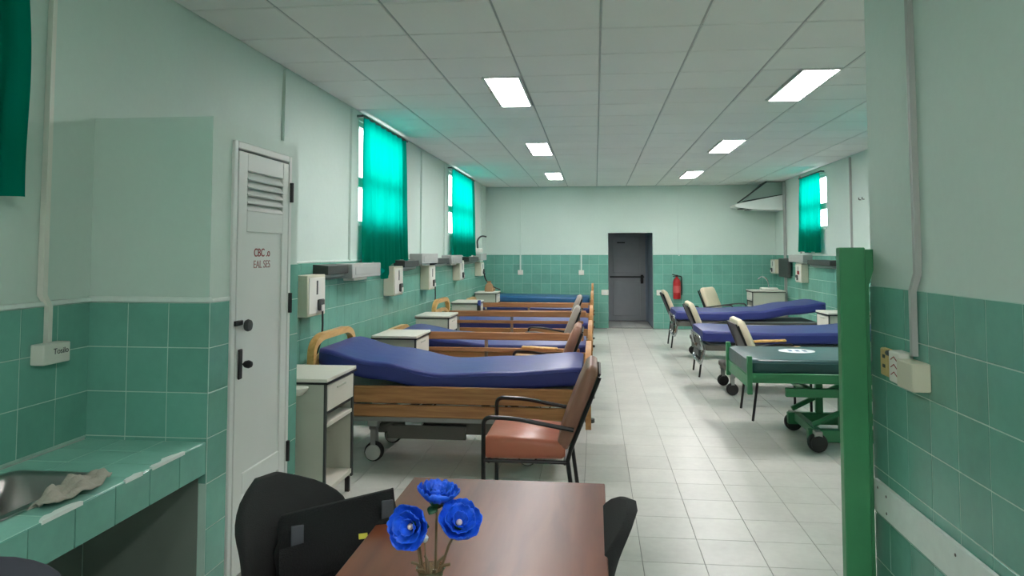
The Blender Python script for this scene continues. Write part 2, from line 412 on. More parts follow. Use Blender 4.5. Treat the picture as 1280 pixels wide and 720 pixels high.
# windows and curtains
def window(n, x, y0, y1, z0, z1, s):
    """s=+1: left wall (room towards +x)"""
    w = sempty('window_%d' % n)
    xo = x - s*.045
    a, b = sorted((xo-.02, xo+.02))
    MB().box(a, b, y0, y0+.05, z0, z1).box(a, b, y1-.05, y1, z0, z1).box(a, b, y0+.05, y1-.05, z0, z0+.05).box(a, b, y0+.05, y1-.05, z1-.05, z1).build('window_frame', 'white_metal', w, smooth=False)
    zm = z0 + (z1-z0)*.42
    MB().box(a, b, y0+.05, y1-.05, zm-.05, zm+.05).build('transom', 'white_metal', w, smooth=False)
    for lo, hi in ((z0+.05, zm-.05), (zm+.05, z1-.05)):
        MB().box(xo-.003, xo+.003, y0+.05, y1-.05, lo, hi).build('pane', 'window_glass', w, smooth=False)
    p, q = sorted((x-s*.02, x+s*.015))
    MB().box(p, q, y0+.001, y1-.001, z0, z0+.02).build('window_sill', 'plaster_white', w, smooth=False)
    ld = bpy.data.lights.new('window_portal', 'AREA'); ld.shape = 'RECTANGLE'; ld.size = y1-y0; ld.size_y = z1-z0; ld.cycles.is_portal = True
    lo_ = bpy.data.objects.new('window_portal', ld); COL.objects.link(lo_); lo_.location = (x-s*.15, (y0+y1)/2, (z0+z1)/2)
    lo_.rotation_euler = (PI/2, 0, -s*PI/2)
    if s > 0: lo_.rotation_euler = Matrix(((0, 0, -1), (1, 0, 0), (0, -1, 0))).to_euler()
    else: lo_.rotation_euler = Matrix(((0, 0, 1), (1, 0, 0), (0, 1, 0))).to_euler()
def curtain(label, x, y0, y1, z0, z1, s, tail=None, waves=7, seed=1, taper=0.):
    t = thing('curtain', label, 'curtain', (x, (y0+y1)/2, z0), 0, 'turquoise curtains')
    rnd = random.Random(seed); ph = rnd.random()*6; nu, nv = 84, 26
    mb = MB(); rows = []
    for j in range(nv+1):
        v = j/nv; row = []
        for i in range(nu+1):
            u = i/nu
            amp = .012 + .022*v
            off = math.sin(u*waves*2*PI + ph + .5*math.sin(v*3+u*4))*amp + .012*math.sin(u*waves*4.7*PI+v*2+ph)*v
            yy = (u-.5)*(y1-y0)*(1-taper*v*(.6+.4*math.sin(3*v))) + .012*math.sin(v*7+u*3+ph)
            drop = 0
            if tail: drop = -tail[1]*math.exp(-((u-tail[0])/tail[2])**2)*v
            zz = (z1-z0)*(1-v) + drop + .014*math.sin(u*13+ph)*v
            row.append((s*(.06+off+.02*v), yy, zz))
        rows.append(row)
    mb.loft(rows, cap=False, closed=False).build('cloth', 'curtain_cloth', t, angle=180)
    rod = MB().sweep([(s*.06, -(y1-y0)/2-.06, z1-z0+.004), (s*.06, (y1-y0)/2+.05, z1-z0+.004)], .012, 8).build('rod', 'dark_grey', t)
    for yy in (-(y1-y0)/2-.04, (y1-y0)/2+.03):
        MB().box(min(0, s*.06), max(0, s*.06), yy-.01, yy+.01, z1-z0-.006, z1-z0+.014).build('rod_bracket', 'dark_grey', rod, smooth=False)
for i, w in enumerate(WIN_L): window(i+1, XL, *w, 1)
for i, w in enumerate(WIN_R): window(i+4, XR, *w, -1)
curtain('dark green curtain at the left picture edge, beside the white conduit', XL, 1.15, 2.56, 1.78, 2.92, 1, None, 9, 3)
curtain('long sunlit turquoise curtain hanging nearest, with a tail dropping below its hem', XL, 6.75, 8.3, 1.49, 2.905, 1, (.42, .2, .11), 8, 5)
curtain('sunlit turquoise curtain on the left wall nearer the far corner', XL, 11.06, 13.1, 1.51, 2.905, 1, None, 8, 9, .06)
curtain('turquoise curtain on the right wall hidden behind the tiled partition', XR, 6.75, 8.25, 1.5, 2.905, -1, None, 8, 15)
curtain('narrow turquoise curtain on the right wall with a dark lower half', XR, 11.86, 12.98, 1.58, 2.87, -1, None, 6, 12)

# end passage and grey door
ps = sempty('wall_passage')
MB().box(DX0-.12, DX0, YF+.14, 16.7, 0, 2.3).box(DX1, DX1+.12, YF+.14, 16.7, 0, 2.3).box(DX0, DX1, 16.6, 16.75, 0, 2.3).box(DX0, DX1, YF+.14, 16.6, 2.2, 2.3).build('passage_wall', 'jamb_grey', ps, smooth=False)
d2 = sempty('door_2')
MB().box(DX0+.03, DX1-.05, 16.55, 16.59, .01, 2.03, .004).build('door_leaf', 'door_grey', d2)
for z0, z1 in ((.12, .92), (1.1, 1.93)):
    MB().box(DX0+.13, DX1-.17, 16.535, 16.552, z0, z1, .008).build('door_panel', 'door_grey', d2)
MB().box(DX0+.06, DX1-.08, 16.525, 16.55, .99, 1.03, .005).build('push_bar', 'dark_grey', d2)
MB().box(DX1-.16, DX1-.1, 16.5, 16.55, .86, 1.06, .006).build('door_handle', 'black', d2)
MB().box(.5, .68, 16.53, 16.537, 1.78, 1.81).build('nameplate', 'dark_grey', d2)
MB().box(DX0, DX0+.03, 16.54, 16.6, 0, 2.06).box(DX1-.05, DX1, 16.54, 16.6, 0, 2.06).box(DX0+.03, DX1-.05, 16.54, 16.6, 2.03, 2.06).build('door_frame', 'jamb_grey', d2, smooth=False)
MB().box(DX0, DX1, YF-.002, YF+.13, -.003, .004).build('threshold', 'floor_joint', d2)

# closet door (door_1)
d1 = sempty('door_1'); dx = CLX+.004
MB().box(CLX-.06, CLX+.014, 3.235, 3.27, 0, 2.12, .004).box(CLX-.06, CLX+.014, 3.85, 3.885, 0, 2.12, .004).box(CLX-.06, CLX+.014, 3.27, 3.85, 2.085, 2.12, .004).build('door_frame', 'white_door', d1)
A, Bq = 3.282, 3.846   # leaf edges
lv0, lv1 = 3.37, 3.775
mb = MB(); xa, xb = CLX-.03, CLX+.012
mb.box(xa, xb, A, lv0, .03, 2.075, .003).box(xa, xb, lv1, Bq, .03, 2.075, .003)
mb.box(xa, xb, lv0, lv1, 1.985, 2.075, .003).box(xa, xb, lv0, lv1, 1.68, 1.79, .003).box(xa, xb, lv0, lv1, .40, .5, .003).box(xa, xb, lv0, lv1, .03, .12, .003)
mb.build('door_leaf', 'white_door', d1)
MB().box(xa, CLX+.003, lv0, lv1, .5, 1.68).build('door_panel', 'white_door', d1)
def slat(z, n): 
    m = Matrix.Translation((CLX-.004, 0, z)) @ Matrix.Rotation(math.radians(54), 4, 'Y')
    MB().box(-.03, .03, lv0, lv1, -.005, .005, .0015, m).build('slat', 'white_door', d1)
for k in range(5): slat(1.808+k*.039, k)
for k in range(7): slat(.142+k*.04, k)
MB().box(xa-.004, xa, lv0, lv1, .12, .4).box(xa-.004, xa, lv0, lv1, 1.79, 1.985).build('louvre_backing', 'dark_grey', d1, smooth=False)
for z in (1.86, 1.24, .42):
    MB().sweep([(CLX+.02, 3.868, z), (CLX+.02, 3.868, z+.11)], .012, 8).build('hinge', 'black', d1)
hd = MB().box(CLX+.012, CLX+.022, 3.3, 3.335, .965, 1.11, .004).build('lock_plate', 'black', d1)
MB().lathe([(.004, .0), (.016, .012), (.02, .03), (.014, .045), (.004, .05)], (CLX+.022, 3.335, 1.035), 'x').build('door_handle', 'black', hd)
hp = MB().box(CLX+.012, CLX+.024, 3.255, 3.33, 1.225, 1.25, .003).build('hasp', 'black_metal', d1)
pk = MB().lathe([(.003, -.012), (.026, -.01), (.03, 0), (.026, .012), (.003, .014)], (CLX+.04, 3.345, 1.222), 'x').build('padlock', 'dark_grey', hp)
RX = Matrix(((0, 0, 1, 0), (1, 0, 0, 0), (0, 1, 0, 0), (0, 0, 0, 1)))   # text facing +x, reading along +y
text('CBC .o', .06, 'red_print', 'lettering', d1, Matrix.Translation((CLX+.0035, 3.555, 1.575)) @ RX)
text('EAL SES', .056, 'faded_print', 'lettering', d1, Matrix.Translation((CLX+.0035, 3.555, 1.515)) @ RX)

# ------------------------------------------------------------------ tiled counter with sink
SX0, SX1, SY0, SY1 = -2.21, -1.865, 1.95, 2.55
ct = thing('counter', 'green tiled counter with a chipped edge, built between the left wall and closet', 'counter', (0, 0, 0))
mb = MB(); Yc = .2
for a, b, d, e in ((XL+.008, CLX, SY1, CLY0-.008), (XL+.008, CLX, Yc, SY0), (XL+.008, SX0, SY0, SY1), (SX1, CLX, SY0, SY1)):
    mb.box(a, b, d, e, ZCT-.12, ZCT-.006)
mb.box(XL+.008, CLX-.02, Yc, Yc+.1, 0, ZCT-.12)
mb.build('slab', 'grout', ct, smooth=False)
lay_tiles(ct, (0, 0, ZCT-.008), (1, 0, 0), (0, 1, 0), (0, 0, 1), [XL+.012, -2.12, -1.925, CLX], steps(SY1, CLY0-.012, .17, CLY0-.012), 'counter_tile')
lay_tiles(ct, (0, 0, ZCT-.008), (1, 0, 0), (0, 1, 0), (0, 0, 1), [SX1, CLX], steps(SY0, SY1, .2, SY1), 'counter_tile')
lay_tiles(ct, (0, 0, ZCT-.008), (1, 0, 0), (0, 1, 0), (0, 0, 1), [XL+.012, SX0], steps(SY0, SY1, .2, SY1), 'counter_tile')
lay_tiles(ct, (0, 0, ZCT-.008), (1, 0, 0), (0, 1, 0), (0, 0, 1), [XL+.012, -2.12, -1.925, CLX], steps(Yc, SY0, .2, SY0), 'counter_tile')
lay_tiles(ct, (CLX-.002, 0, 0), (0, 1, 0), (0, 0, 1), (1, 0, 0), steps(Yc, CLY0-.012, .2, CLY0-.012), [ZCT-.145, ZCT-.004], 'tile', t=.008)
def flake(y0, y1, w, seed):
    r = random.Random(seed); n = 9; top = []; 
    for i in range(n): top.append((y0+(y1-y0)*i/(n-1), w*(.35+.65*r.random())*math.sin(PI*(i+.6)/(n+.2))))
    poly = [(y, CLX+.0075) for y, _ in top] + [(y, CLX-q) for y, q in reversed(top)]
    MB().prism(poly, lambda u, v, w_: (v, u, w_), ZCT-.012, ZCT+.0012).build('mortar_patch', 'plaster_white', ct, smooth=False)
flake(2.1, 2.28, .035, 1); flake(2.66, 2.88, .03, 2); flake(2.5, 2.6, .018, 4)
sk = thing('sink', 'stainless steel sink set into the green tiled counter', 'sink', ((SX0+SX1)/2, (SY0+SY1)/2, ZCT))
W, D = SX1-SX0, SY1-SY0
rings = []
for w, d, z, r in ((W+.03, D+.03, -.001, .05), (W+.03, D+.03, .004, .05), (W-.02, D-.02, .005, .05), (W-.04, D-.04, -.006, .06), (W-.07, D-.07, -.1, .07), (W-.13, D-.13, -.145, .07), (.05, .05, -.15, .02)):
    rings.append([(x, y, z) for x, y in rrect(w, d, r, 6)])
MB().loft(rings, cap=False).build('basin', 'steel', sk, angle=60)
MB().lathe([(.002, -.148), (.03, -.148), (.034, -.146), (.03, -.1445), (.002, -.1445)], (0, 0, 0)).build('drain', 'chrome', sk)
M('counter_shade', c(112, 124, 116), .85, var=.12, scale=4)  # darker wall tone, paints in the shade under the counter
MB().box(XL+.012, CLX-.03, CLY0-.0095, CLY0, 0, ZCT-.125).build('shade_face', 'counter_shade', cl, smooth=False)  # thin dark face standing in for shade on the closet below the counter
MB().box(XL, XL+.006, Yc, CLY0-.004, 0, ZCT-.125).build('shade_face', 'counter_shade', wl, smooth=False)  # same painted shade on the left wall below the counter
# crumpled rag
def rag():
    t = thing('rag', 'crumpled grey cleaning rag draped over the sink edge', 'rag', (-1.835, 2.36, ZCT+.006), math.radians(7))
    rows = []; r = random.Random(4); n, m = 30, 14
    for j in range(m+1):
        row = []
        for i in range(n+1):
            u, v = i/n-.5, j/m-.5
            e = .5 + .06*math.sin(u*17) + .04*math.sin(u*31+1)
            x = v*.135*(1+.25*math.sin(u*5+1)) ; y = u*.33*(1+.06*math.sin(v*9))
            z = .012 + .012*math.sin(u*15+v*7) + .008*math.sin(u*29-v*13) + .006*math.sin(v*23+u*5)
            ed = max(abs(u)*2, abs(v)*2); z *= (1-.6*ed**4)
            if v < -.2: z -= (-.2-v)*.16
            row.append((x, y, max(z, -.05)+.004))
        rows.append(row)
    o = MB().loft(rows, cap=False, closed=False).build('cloth', 'cloth_grey', t, angle=180)
    s = o.modifiers.new('thickness', 'SOLIDIFY'); s.thickness = .006; s.offset = 1
rag()

# ------------------------------------------------------------------ conduits, boxes, boards on the walls
def conduit(label, pts, w=.02, mat='paint', box=None, boxmat='white_plastic', group='wall conduits'):
    base = Vector(pts[0]); t = thing('conduit', label, 'conduit', base, 0, group)
    prof = [(-1, -1), (1, -1), (1, 1), (-1, 1)]
    MB().sweep([Vector(p)-base for p in pts], w/2, prof=prof).build('duct', mat, t)
    if box:
        (x0, x1, y0, y1, z0, z1) = box
        MB().box(x0-base.x, x1-base.x, y0-base.y, y1-base.y, z0-base.z, z1-base.z, .004).build('outlet_box', boxmat, t)
    return t
xw = XL+.011
cd = conduit('white conduit with a scribbled box under the dark green curtain', [(xw+.008, 2.79, 1.17), (xw+.008, 2.79, 1.35), (xw+.006, 2.755, 1.4), (xw, 2.77, 2.94)], .022, 'white_plastic',
        (XL+.008, XL+.07, 2.71, 2.86, 1.115, 1.2), 'white_plastic')
text('Tosilo', .034, 'pen_black', 'scribble', cd, Matrix.Translation((XL+.0705-(xw+.008), 2.805-2.79, 1.165-1.17)) @ RX)
for y, nm in ((5.03, 'directly beyond the white louvred door'), (6.5, 'just left of the nearest sunlit curtain'), (9.25, 'between the two sunlit curtains, nearer one'), (10.72, 'just left of the farther sunlit curtain'), (14.3, 'at the left end of the far wall')):
    conduit('mint painted conduit on the left wall ' + nm, [(xw, y, 1.5), (xw, y+.02, 2.94)], .024)
for x, nm in ((-1.57, 'far wall, nearer the left corner'), (-.29, 'far wall, nearer the grey doorway')):
    conduit('mint conduit ending in a small box, ' + nm, [(x, YF-.018, 1.17), (x, YF-.018, 2.94)], .03, 'paint', (x-.055, x+.055, YF-.05, YF-.006, 1.1, 1.2), 'white_plastic')
conduit('mint conduit on the far wall right of the grey doorway', [(1.72, YF-.014, 1.5), (1.72, YF-.014, 2.94)], .028)
for x, nm in ((.2, 'left'), (1.33, 'right')):
    t = thing('wall_switch', 'white switch plate %s of the grey doorway' % nm, 'switch', (x, YF-.004, .74), 0, 'switch plates')
    MB().box(-.075, .075, -.03, 0, -.055, .055, .006).build('plate', 'white_plastic', t)
    MB().box(-.03, .03, -.036, -.03, -.03, .03, .003).build('rocker', 'white_metal', t)
xr = XR-.012
for y, nm in ((10.62, 'right of the narrow curtain, above the green post'), (13.15, 'just left of the narrow curtain')):
    conduit('thin grey conduit on the right wall ' + nm, [(xr, y, 1.55), (xr, y, 2.94)], .03, 'grey_housing')
conduit('grey pipe running from hood to floor in the far right corner', [(xr-.02, 14.15, .02), (xr-.02, 14.15, 2.94)], .045, 'grey_housing')
t = thing('wall_hook', 'two tiny hooks high on the right wall above the green post', 'hook', (XR, 10.2, 2.3))
for y in (-.06, .06): MB().sweep(rc([(0, y, 0), (-.03, y, 0), (-.03, y, .03)], .01), .006, 6).build('hook', 'dark_grey', t)
# partition fittings
xq = XP-.012
conduit('white conduit running down the right partition to a beige box', [(xq-.01, 2.905, 1.18), (xq-.01, 2.905, 1.43), (xq, 2.88, 1.5), (xq, 2.9, 2.94)], .022, 'grey_housing',
        (XP-.075, XP-.008, 2.8, 2.94, 1.06, 1.165), 'beige_plastic')
bx_ = thing('junction_box', 'white scribbled box stuck beside the beige box on the partition', 'box', (XP-.008, 3.0, 1.06), 0)
MB().box(-.055, 0, -.055, .045, 0, .125, .005).build('body', 'white_plastic', bx_)
for k in range(3): MB().sweep([(-.057, -.04, .03+k*.03), (-.057, -.01, .045+k*.03), (-.057, .02, .03+k*.03)], .0015, 5).build('scribble', 'red_print', bx_)
so = thing('socket', 'yellowed wall socket on the green partition tiles', 'socket', (XP-.008, 3.17, 1.06), 0)
MB().box(-.025, 0, -.04, .04, 0, .115, .005).build('plate', 'yellowed_plastic', so)
for z in (.035, .075): MB().box(-.027, -.02, -.012, .012, z, z+.014).build('slot', 'dark_grey', so, smooth=False)
MB().sweep([(-.02, -.03, .1), (-.03, -.07, .105), (-.03, -.1, .1)], .012, 8).build('plug', 'black', so)
bd = thing('bumper_board', 'white bumper board screwed low along the tiled partition', 'board', (XP-.0085, 0, .45))
MB().box(-.018, 0, YB+.05, 3.335, 0, .138, .003).build('board', 'plaster_white', bd)
for y, z in ((3.29, .11), (3.2, .1), (3.2, .03), (2.62, .1), (2.5, .035), (2.0, .1), (1.3, .05)):
    MB().lathe([(.001, -.0015), (.006, -.001), (.006, .002)], (-.018, y, z), 'x', 8).build('screw', 'dark_mech', bd)
# green post
gp = thing('green_post', 'green painted steel post standing at the end of the tiled partition', 'post', (1.135, 3.4, 0))
MB().box(-.052, .058, -.09, -.04, 0, 1.6, .004).build('post_body', 'post_green', gp)
MB().prism([(.058, 0), (.085, 0), (.085, 1.43), (.105, 1.5), (.105, 1.592), (.058, 1.592)], lambda u, v, w: (u, w, v), -.05, .0).build('post_flange', 'post_green', gp, smooth=False)

# ------------------------------------------------------------------ bedhead units on the walls
def nurse_box(label, x, y, z, s, h=.32, w=.36, cable=False):
    t = thing('call_panel', label, 'call panel', (x, y, z), 0, 'bedhead call panels')
    b = lambda a, q: (min(a*s, q*s), max(a*s, q*s))
    MB().box(*b(0, .12), 0, w, 0, h, .006).build('housing', 'beige_plastic', t)
    MB().box(*b(.12, .126), .02, w-.02, .02, h-.02, .003).build('face_plate', 'white_plastic', t)
    MB().box(*b(.126, .129), w*.45, w*.52, h*.52, h*.86).build('slot', 'dark_grey', t, smooth=False)
    MB().box(*b(.126, .15), w*.5, w*.78, h*.12, h*.4, .008).build('socket', 'dark_grey', t)
    MB().box(*b(.15, .156), w*.56, w*.72, h*.1, h*.26, .003).build('plug', 'white_plastic', t)
    if cable:
        MB().sweep(rc([(s*.15, w*.64, h*.12), (s*.16, w*.6, -.15), (s*.11, w*.4, -.4)], .1, 6), .008, 6).build('cable', 'black', t)
    return t
nurse_box('cream call panel with a black cable beside the closet door', XL+.008, 5.25, 1.08, 1, cable=True)
nurse_box('cream call panel partly under the long curtain tail', XL+.008, 7.6, 1.1, 1)
nurse_box('cream call panel with a cable between the two sunlit curtains', XL+.008, 9.25, 1.08, 1, cable=True)
nurse_box('cream call panel below the farther sunlit curtain', XL+.008, 11.4, 1.12, 1)
nurse_box('narrow cream call panel at the far end of the left wall', XL+.008, 13.55, 1.12, 1, .26)
rp = nurse_box('white call panel with a red mark below the narrow curtain', XR-.008, 12.75, 1.05, -1)
MB().box(-.133, -.126, .1, .22, .14, .2, .002).build('red_mark', 'red_print', rp)
nurse_box('white call panel deep in the far right corner', XR-.008, 14.55, 1.15, -1, .28)
nurse_box('white call panel showing just left of the green post', XR-.008, 10.35, 1.05, -1)
def bed_lamp(label, x, y0, y1, z, s):
    t = thing('bedhead_lamp', label, 'wall lamp', (x, y0, z), 0, 'bedhead lamps')
    L = y1-y0; f = lambda u, v, w: (s*u, w, v)
    MB().prism([(0, -.01), (.13, .005), (.13, .075), (0, .085)], f, 0, L).build('housing', 'dark_grey', t, smooth=False)
    MB().prism([(.0, -.05), (.1, -.02), (.1, .0), (0, -.012)], f, .02, L-.02).build('shade', 'grey_metal', t, smooth=False)
def bed_unit(label, x, y0, y1, z, s):
    t = thing('supply_unit', label, 'supply unit', (x, y0, z), 0, 'bedhead supply units')
    L = y1-y0; b = lambda a, q: (min(a*s, q*s), max(a*s, q*s))
    MB().box(*b(0, .16), 0, L, 0, .13, .006).build('housing', 'grey_housing', t)
    MB().box(*b(.03, .13), L*.15, L*.6, -.025, 0, .004).build('outlet', 'white_plastic', t)
    MB().box(*b(.16, .164), L*.1, L*.9, .03, .1, .002).build('face_plate', 'grey_housing', t)
XW = XL+.008
bed_lamp('dark bedhead lamp right beside the white louvred door', XW, 5.64, 6.12, 1.39, 1)
bed_unit('grey supply box under the nearest sunlit curtain', XW, 6.14, 6.98, 1.345, 1)
bed_lamp('dark bedhead lamp just right of the long curtain tail', XW, 8.0, 8.65, 1.40, 1)
bed_unit('grey supply box midway between the sunlit curtains', XW, 8.7, 9.6, 1.43, 1)
bed_lamp('dark bedhead lamp just left of the farther sunlit curtain', XW, 9.65, 10.5, 1.41, 1)
bed_unit('grey supply box under the farther sunlit curtain', XW, 10.55, 11.4, 1.4, 1)
bed_lamp('dark bedhead lamp right below the farther sunlit curtain', XW, 12.2, 13.2, 1.41, 1)
bed_unit('pale supply box at the far left corner under the gooseneck', XW, 13.3, 14.0, 1.42, 1)
XW2 = XR-.008
bed_lamp('dark bedhead lamp below the narrow right curtain', XW2, 11.2, 12.35, 1.37, -1)
bed_unit('grey supply box left of the narrow right curtain', XW2, 12.5, 13.4, 1.4, -1)
mo = thing('monitor', 'dark flat monitor hanging low in the far right corner', 'monitor', (XR-.05, 13.7, 1.1))
MB().box(-.05, 0, 0, .7, 0, .36, .008).build('screen', 'dark_grey', mo)
MB().box(0, .04, .25, .45, .1, .28).build('wall_bracket', 'black', mo, smooth=False)
gn = thing('gooseneck_lamp', 'white gooseneck lamp fixed to the wall in the far left corner', 'lamp', (XL+.008, 13.35, 1.57))
MB().box(0, .14, 0, .3, 0, .08, .01).build('base', 'white_plastic', gn)
MB().sweep(rc([(.07, .1, .08), (.06, .1, .24), (.14, .1, .32), (.24, .1, .3)], .09, 6), .016, 8).build('neck', 'dark_grey', gn)
hs = thing('oxygen_hose', 'black hose hanging from the far left wall to the bedside cabinet', 'hose', (XL+.1, 13.75, .83))
MB().sweep(rc([(.05, 0, .42), (.07, .0, .22), (.2, .08, .08), (.36, .12, .012)], .15, 6), .013, 6).build('tube', 'black', hs)

# hood in the far right corner
ho = thing('extractor_hood', 'white wedge-shaped hood mounted high in the far right corner', 'hood', (XR, 14.2, 2.36))
f = lambda u, v, w: (-u, w, v)
MB().prism([(0.02, .03), (.62, .05), (.93, .1), (.95, .13), (.9, .16), (.02, .33)], f, 0, .55).build('hood_body', 'white_metal', ho, smooth=False)
MB().prism([(.02, .33), (.8, .19), (.36, .58), (.02, .58)], f, .06, .5).build('canopy', 'paint_dark', ho, smooth=False)
MB().sweep([(-.9, .02, .17), (-.34, .02, .585)], .014, 6).build('brace', 'dark_grey', ho)
MB().sweep([(-.8, .02, .2), (-.02, .02, .335)], .012, 6).build('brace', 'dark_grey', ho)
MB().box(-.03, 0, 0, .06, .02, .59).build('wall_plate', 'dark_grey', ho, smooth=False)
for k in (.78, .64): MB().box(-k-.05, -k+.05, .1, .4, .045+(k-.62)*.1, .062+(k-.62)*.1).build('lamp_recess', 'dark_grey', ho, smooth=False)

# fire extinguisher
fe = thing('fire_extinguisher', 'red fire extinguisher hanging on the far wall right of the doorway', 'extinguisher', (1.66, YF-.1, .62))
MB().lathe([(.005, 0), (.07, .0), (.078, .02), (.078, .34), (.06, .4), (.028, .425), (.025, .45), (.004, .45)], (0, 0, 0)).build('cylinder', 'red_paint', fe)
MB().lathe([(.004, .45), (.022, .45), (.026, .49), (.004, .495)], (0, 0, 0), n=10).sweep([(0, 0, .48), (-.09, 0, .5)], .012, 6).sweep([(0, 0, .47), (-.08, 0, .455)], .009, 6).build('valve', 'black', fe)
MB().sweep(rc([(.02, 0, .47), (.1, 0, .46), (.098, -.01, .25), (.095, 0, .08)], .06), .012, 6).build('hose', 'black', fe)
MB().lathe([(.0795, .13), (.0795, .27)], (0, 0, 0)).build('print_label', 'label_pink', fe)
MB().box(-.03, .03, .07, .094, .2, .42).build('wall_bracket', 'black', fe, smooth=False)

# ------------------------------------------------------------------ bedside cabinets
def cabinet(label, x, y, rz, w=.52, d=.4, h=.82):
    """front faces local +x; local x -d..0, y 0..w"""
    t = thing('bedside_cabinet', label, 'cabinet', (x, y, 0), rz, 'bedside cabinets')
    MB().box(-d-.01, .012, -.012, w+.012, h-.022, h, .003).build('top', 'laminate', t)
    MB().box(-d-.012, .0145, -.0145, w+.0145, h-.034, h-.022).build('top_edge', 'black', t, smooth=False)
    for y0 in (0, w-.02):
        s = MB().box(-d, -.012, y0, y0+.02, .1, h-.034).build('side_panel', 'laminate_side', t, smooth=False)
        MB().box(-.012, 0, y0-.002, y0+.022, .1, h-.034).build('edge_strip', 'dark_grey', s, smooth=False)
    MB().box(-d, -d+.012, .02, w-.02, .1, h-.034).build('back_panel', 'laminate_side', t, smooth=False)
    dr = MB().box(-.02, .004, .022, w-.022, h-.2, h-.045, .004).build('drawer', 'laminate', t)
    MB().box(.004, .01, w*.35, w*.65, h-.085, h-.075).build('pull', 'laminate_side', dr, smooth=False)
    MB().box(-d+.012, -.014, .02, w-.02, h-.225, h-.21).build('shelf', 'dark_grey', t, smooth=False)
    MB().box(-d+.012, -.004, .02, w-.02, .52, .545, .002).build('shelf', 'laminate', t)
    MB().box(-d+.012, -.004, .02, w-.02, .12, .15, .002).build('shelf', 'laminate', t)
    for xx in (-d+.03, -.03):
        for yy in (.02, w-.02):
            MB().box(xx-.014, xx+.014, yy-.012, yy+.012, 0, .1).build('leg', 'black', t, smooth=False)
    return t
cabinet('cream bedside cabinet with open shelves next to the closet', -1.61, 4.17, 0, .5)
cabinet('cream bedside cabinet standing between the first and second wooden beds', -1.62, 6.36, 0)
cabinet('cream bedside cabinet third along the left wall from the closet', -1.74, 8.4, 0)
cabinet('cream bedside cabinet with dark pouch hanging, fourth from the closet', -1.78, 10.75, 0)
cabinet('bedside cabinet carrying a brown bag in the far left corner', -1.86, 13.35, 0)
cabinet('pale bedside cabinet between the two blue beds on the right', 2.96, 10.0, PI, .5, .62, .8)
cabinet('bedside cabinet with a small tap in the far right corner', 2.96, 14.45, PI, .5, .6, .85)
pb = thing('paper_bag', 'small brown bag on the bedside cabinet in the far left corner', 'bag', (-2.03, 13.6, .822))
rings = [[(x*k, y*k+.0, z) for x, y in rrect(.16, .12, .02)] for k, z in ((1, 0), (1.05, .05), (.8, .13), (.35, .17), (.55, .2))]
MB().loft(rings).build('bag_body', 'paper_brown', pb)
po = thing('hanging_pouch', 'dark blue pouch hanging from the fourth bedside cabinet', 'pouch', (-1.755, 10.74, .56))
rings = [[(x, y, z) for x, y in rrect(.03*k+.01, .09*k, .015*k)] for k, z in ((.5, 0), (1, .03), (1, .18), (.8, .25), (.9, .28))]
MB().loft(rings).build('pouch_body', 'black', po)
MB().box(-.02, .022, -.04, .04, .2, .29, .008).build('flap', 'bottle_blue', po)
tp = thing('gooseneck_tap', 'small chrome gooseneck tap on the far right bedside cabinet', 'tap', (3.3, 14.1, .852))
MB().box(-.16, .16, -.08, .08, 0, .05, .015).build('base', 'white_plastic', tp)
MB().sweep(rc([(0, 0, .05), (-.02, 0, .2), (-.12, 0, .27), (-.2, 0, .2)], .1, 6), .014, 8).build('spout', 'chrome', tp)

# ------------------------------------------------------------------ mattresses
def mattress(label, x0, x1, yc, wid, prof, thick, mat, rz_head='left', emblem=False, name='mattress'):
    """prof: list of (t, z_top) from the head end t=0 to the foot t=1"""
    L = x1-x0; zb = min(z for _, z in prof)-thick
    head_left = rz_head == 'left'
    t = thing(name, label, 'mattress', ((x0+x1)/2, yc, zb), 0, 'hospital mattresses')
    def ztop(tt):
        for (a, za), (b, zb_) in zip(prof, prof[1:]):
            if a <= tt <= b:
                k = (tt-a)/(b-a); k = k*k*(3-2*k); return za+(zb_-za)*k
        return prof[-1][1]
    rings = []; n = 34
    for i in range(n+1):
        u = i/n; e = min(u, 1-u)*L; sc = 1.0 if e > .04 else (.9+.1*math.sin(PI/2*e/.04))
        tt = u if head_left else 1-u
        zt = ztop(tt)-zb; zc = zt-thick/2
        rings.append([(-L/2+u*L, a*(sc if True else 1), zc+b*sc) for a, b in rrect(wid, thick, min(.035, thick*.3), 5)])
    MB().loft(rings).build('cover', mat, t, angle=50)
    for sgn in (1, -1):
        path = [(-L/2+u*L, sgn*(wid/2-.004), (ztop(u if head_left else 1-u)-zb)-.03) for u in [.015+.97*i/24 for i in range(25)]]
        MB().sweep(path, .006, 5).build('piping', mat, t)
    if emblem:
        pts = [(-.46+.15*math.cos(2*PI*k/28), .1+.13*math.sin(2*PI*k/28)) for k in range(28)]
        e = MB().prism(pts, lambda u, v, w: (u, v, w), thick-.002, thick+.0025).build('emblem', 'print_white', t, smooth=False)
        for k in range(3): MB().box(-.53+k*.06, -.5+k*.06, .06, .14, thick+.002, thick+.0035).build('emblem_mark', 'mattress_teal', e, smooth=False)
    return t
